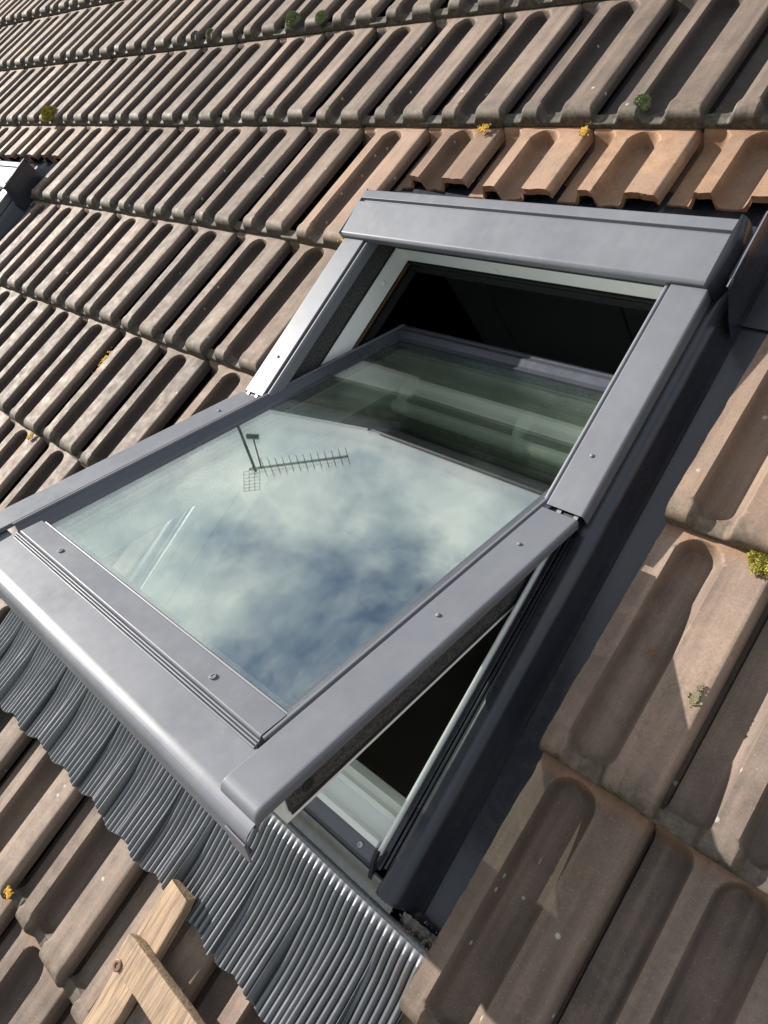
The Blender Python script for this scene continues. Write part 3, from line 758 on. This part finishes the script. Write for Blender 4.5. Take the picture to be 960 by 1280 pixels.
put_clump(-1.32, .020, -.004, .020, .022, 2, MOSSG, 'moss_cushion', 'larger of the two green moss cushions on a tile edge at the top', 'moss', .006)
put_clump(-1.20, .018, -.006, .017, .017, 3, MOSSG, 'moss_cushion', 'smaller green moss cushion right of the larger one on the top tile edge', 'moss', .005)
put_clump(-2.46, -.315, -.006, .030, .030, 4, MOSSY, 'moss_cushion', 'yellow-green moss cushion on a tile edge above the second window', 'moss', .008)
put_clump(-1.82, .018, -.012, .018, .018, 5, simple('grey_moss', (.10, .09, .07), .95, 0, .3, 200, .5), 'moss_cushion', 'grey-brown dried moss ball on a tile edge near the top left', 'moss', .004)
put_clump(-1.735, .018, -.010, .015, .018, 6, MOSSG, 'moss_cushion', 'small olive moss ball beside the dried grey-brown one', 'moss', .004)
for i, du_ in enumerate((0, .022, .045)):
    pass
put_clump(.384, -1.004, -.026, .022, .009, 8, MOSSY, 'moss_cushion', 'yellow-green moss spreading along the tile joint at the right edge', 'moss', .004, 800)
def crust(u, v, n, a, b, ang, seed, label, mat=LICHEN):
    m_ = MB(); rs = random.Random(seed*13+1); ca, sa = math.cos(ang), math.sin(ang)
    for q in range(95):
        t_ = rs.uniform(0, 6.283); rr = abs(rs.gauss(0, .52)); x, y = a*rr*math.cos(t_), b*rr*math.sin(t_); r_ = rs.uniform(.0012, .0032)*(1.1-.4*min(1, rr)); h = rs.uniform(.0004, .0014); ph = rs.uniform(0, 1)
        cx_, cy_ = u+x*ca-y*sa, v+x*sa+y*ca
        rim = [(cx_+r_*math.cos(ph+k*math.pi/3.5)*rs.uniform(.7, 1.2), cy_+r_*math.sin(ph+k*math.pi/3.5)*rs.uniform(.7, 1.2), n-.0012) for k in range(7)]
        top_ = [(cx_+(p[0]-cx_)*.7, cy_+(p[1]-cy_)*.7, n+h) for p in rim]
        m_.add(rim+top_+[(cx_, cy_, n+h*.6)], [(k, (k+1) % 7, 7+(k+1) % 7, 7+k) for k in range(7)]+[(7+k, 7+(k+1) % 7, 14) for k in range(7)])
    return solo('lichen_patch', m_, mat, label, 'lichen', (u, v, n), 'moss cushions and lichen on the roof tiles', 60)
crust(-.436, -.350, -.0235, .015, .012, .3, 1, 'orange-yellow lichen patch on a newer tile just above the window hood')
crust(-.205, -.355, -.0235, .009, .013, .2, 2, 'small bright yellow lichen spot right of the larger patch above the hood')
crust(-1.172, -1.092, -.037, .014, .040, -.10, 3, 'elongated orange lichen stripe in a tile trough left of the window')
crust(-1.235, -1.350, -.026, .010, .012, 0, 4, 'orange lichen spot on a tile rib near the left edge')
crust(.386, -1.195, -.013, .006, .014, .1, 5, 'pale olive lichen patch on the wide rib right of the window', simple('pale_lichen', (.17, .15, .085), .95, 0, .5, 300, .6))
crust(-.590, -.667, -.004, .012, .010, 0, 6, 'yellow lichen on the tile corner at the left end of the hood')
crust(-.387, -1.985, -.003, .010, .008, 0, 7, 'tiny orange lichen speck on a tile edge at the lower left')
def flake(u, v, n, L, w, ang, seed, label, name='dry_leaf', cat='leaf', mat=LEAFM):
    m_ = MB(); ca, sa = math.cos(ang), math.sin(ang)
    def P(i, j):
        x = L*(i/6-.5); y = w*(j/4-.5)*math.sin(math.pi*(i+.6)/7.2)*(1+.3*noise.noise(Vector((i, j, seed))))
        return (u+x*ca-y*sa, v+x*sa+y*ca, n+.0012+.002*noise.noise(Vector((i*.5, j*.5, seed)))+.25*abs(y))
    m_.grid(P, 7, 5); return solo(name, m_, mat, label, cat, (u, v, n), 'dead leaf bits on the tiles', 60)
flake(.3149, -1.165, -.0405, .013, .008, .8, 1, 'reddish dry leaf scrap in the trough of the shaded tile right of the window')
flake(.281, -1.491, -.045, .014, .004, 1.1, 2, 'curled brown leaf bit in the trough of the lowest right tile')
flake(.311, -1.448, -.044, .010, .003, 1.4, 3, 'small dark curled leaf bit near the lit slope of the lowest right tile')

ANT = simple('weathered_aluminium', (.035, .036, .03), .7, .1, .2, 60)
# grit and leaf crumbs caught at the right end of the crimped bead
db = MB(); rs = random.Random(5)
for q in range(110):
    u_ = .262-abs(rs.gauss(0, .035)); v_ = -1.590+rs.gauss(0, .006)-(.262-u_)*.05; a_ = rs.uniform(0, 6.28); L1 = rs.uniform(.0006, .0026)
    x_ = Vector((math.cos(a_), math.sin(a_), rs.uniform(-.4, .4)))*L1; y_ = Vector((-math.sin(a_), math.cos(a_), .3))*L1*.4; c_ = Vector((u_, v_, -.006+rs.uniform(-.004, .004)))
    db.add([c_-x_, c_+x_, c_+y_, c_-y_+Vector((0, 0, .001))], [(0, 2, 1), (0, 1, 3), (0, 3, 2), (1, 2, 3)])
dbo = solo('leaf_crumbs', db, BARK, 'brown leaf crumbs and grit caught at the right end of the crimped bead', 'debris', (.24, -1.59, 0), smooth=0); dbo['kind'] = 'stuff'
# ------------------------------------------------------------------ TV antenna on the ridge (seen in the glass)
def rp(p): return tuple(M @ Vector(p))
mt, me_ = Vector(rp((-4.20, 2.13, 1.02))), Vector(rp((-3.55, 2.54, .677)))
base = Vector(rp((-4.20, 1.27, -.03))); base.x, base.y = mt.x, mt.y; base.z = min(base.z, mt.z-1.35)
an = thing('tv_antenna', 'tall yagi TV antenna on a mast at the ridge, seen mirrored in the open window', 'antenna', tuple(base), world=True)
m_ = MB(); m_.tube(base, mt+Vector((0, 0, .03)), .014, 10); part('mast', m_, ANT, an)
m_ = MB(); d_ = (me_-mt).normalized(); m_.tube(mt-d_*.05, me_, .011, 8); part('boom', m_, ANT, an)
L_ = (me_-mt).length
for k in range(13):
    c = mt+d_*(L_*(.10+.075*k)); hl = .085 if k > 1 else .10
    m_ = MB(); m_.tube(c-Vector((0, 0, hl)), c+Vector((0, 0, hl)), .0035, 6); part('element', m_, ANT, an)
m_ = MB(); side_ = d_.cross(Vector((0, 0, 1))).normalized(); rb = mt-d_*.02
for q in range(7):
    a_ = rb+Vector((0, 0, .02+.036*q))-d_*.012*q; m_.tube(a_-d_*.09, a_+d_*.06, .0022, 5)
for q in (-.09, -.04, .01, .06): m_.tube(rb+d_*q+Vector((0, 0, .02)), rb+d_*(q-.072)+Vector((0, 0, .24)), .0022, 5)
part('reflector', m_, ANT, an)
m_ = MB(); m_.tube(mt+d_*.06, mt+d_*.09+Vector((0, 0, -.33)), .008, 6); m_.tube(mt+d_*.04+Vector((0, 0, -.34)), mt+d_*.14+Vector((0, 0, -.32)), .022, 8); part('amplifier', m_, ANT, an)

# ------------------------------------------------------------------ surroundings: ground, own house, two houses mirrored in the glass
g = MB(); g.add([(-1500, -1500, 0), (1500, -1500, 0), (1500, 1500, 0), (-1500, 1500, 0)], [(0, 1, 2, 3)])
gm = Mat('grass'); v_ = gm.coords(); gm.col(gm.mix(gm.noise(v_, .8, 8), (.035, .05, .02), (.09, .10, .05))); gm.set(Roughness=.95)
go = link('ground', g.mesh('ground', gm.m, 0)); go['kind'] = 'structure'
RENDER = simple('pale_render', (.42, .38, .33), .9, 0, .1, 3); SLATE = simple('dark_roof', (.06, .045, .04), .75, 0, .3, 20, .4); PANE = simple('dark_pane', (.02, .025, .03), .1, 0, .2, 2)
DBRICK = simple('dark_brick', (.045, .030, .022), .9, 0, .3, 15, .4)
hm = MB(); yb = VB*cp; ztop = Z0+VT*sp; yr = VT*cp+.11*sp
hm.box((UL+.3, yb+.35, 0), (UR-.3, 2*yr-yb-.3, Z0+VB*sp-.12))
hw = thing('house', 'own house under the tiled roof, pale rendered walls', 'house', (0, yr, 0), world=True)
part('wall', hm, RENDER, hw, 0)
bk = MB(); bk.add([(UL, yr, ztop-.10), (UR, yr, ztop-.10), (UR, 2*yr-yb, Z0+VB*sp-.1), (UL, 2*yr-yb, Z0+VB*sp-.1), (UL, yr, ztop-.16), (UR, yr, ztop-.16), (UR, 2*yr-yb, Z0+VB*sp-.18), (UL, 2*yr-yb, Z0+VB*sp-.18)],
              [(0, 1, 2, 3), (4, 7, 6, 5), (0, 4, 5, 1), (1, 5, 6, 2), (2, 6, 7, 3), (3, 7, 4, 0)]); part('back_roof', bk, SLATE, hw, 0)
exec_houses = True
def far_house(name, label, x0, x1, y0, y1, ze, ridge, wallm):
    h_ = thing(name, label, 'building', ((x0+x1)/2, y0, 0), world=True)
    m_ = MB(); m_.box((x0, y0, 0), (x1, y1, ze)); part('wall', m_, wallm, h_, 0)
    m_ = MB()
    if ridge is None: m_.box((x0-.15, y0-.15, ze), (x1+.15, y1+.15, ze+.35))
    else:
        xr, zr = ridge; m_.add([(x0, y0, ze+.002), (x1, y0, ze+.002), (xr, y0, zr), (x0, y1, ze+.002), (x1, y1, ze+.002), (xr, y1, zr)], [(0, 1, 2), (3, 5, 4), (0, 2, 5, 3), (1, 4, 5, 2), (0, 3, 4, 1)])
    part('roof', m_, wallm if ridge is None else SLATE, h_, 0)
    nx_ = max(2, int((x1-x0)/2.6)); nz = int(ze/3)
    for a in range(nx_):
        for b in range(nz):
            cx_ = x0+(a+.5)*(x1-x0)/nx_; z_ = 1+b*3.0
            m_ = MB(); m_.box((cx_-.55, y0-.03, z_), (cx_+.55, y0+.05, z_+1.5)); f_ = part('window', m_, SLATE, h_, 0)
            m_ = MB(); m_.box((cx_-.48, y0-.034, z_+.07), (cx_+.48, y0-.01, z_+1.43)); part('pane', m_, PANE, f_, 0)
    return h_
far_house('apartment_block', 'dark brick block behind the ridge whose flat roof edge shows mirrored in the glass', -12.77, 6, 9.66, 18, 17.07, None, DBRICK)
far_house('gabled_house', 'tall gabled house behind the ridge, its sloping roof edge mirrored left of the flat one', -60, -12, 18.5, 30, 23.54, (-36, 28.54), DBRICK)
for o in bpy.data.objects:
    if '_b' in o: del o['_b']
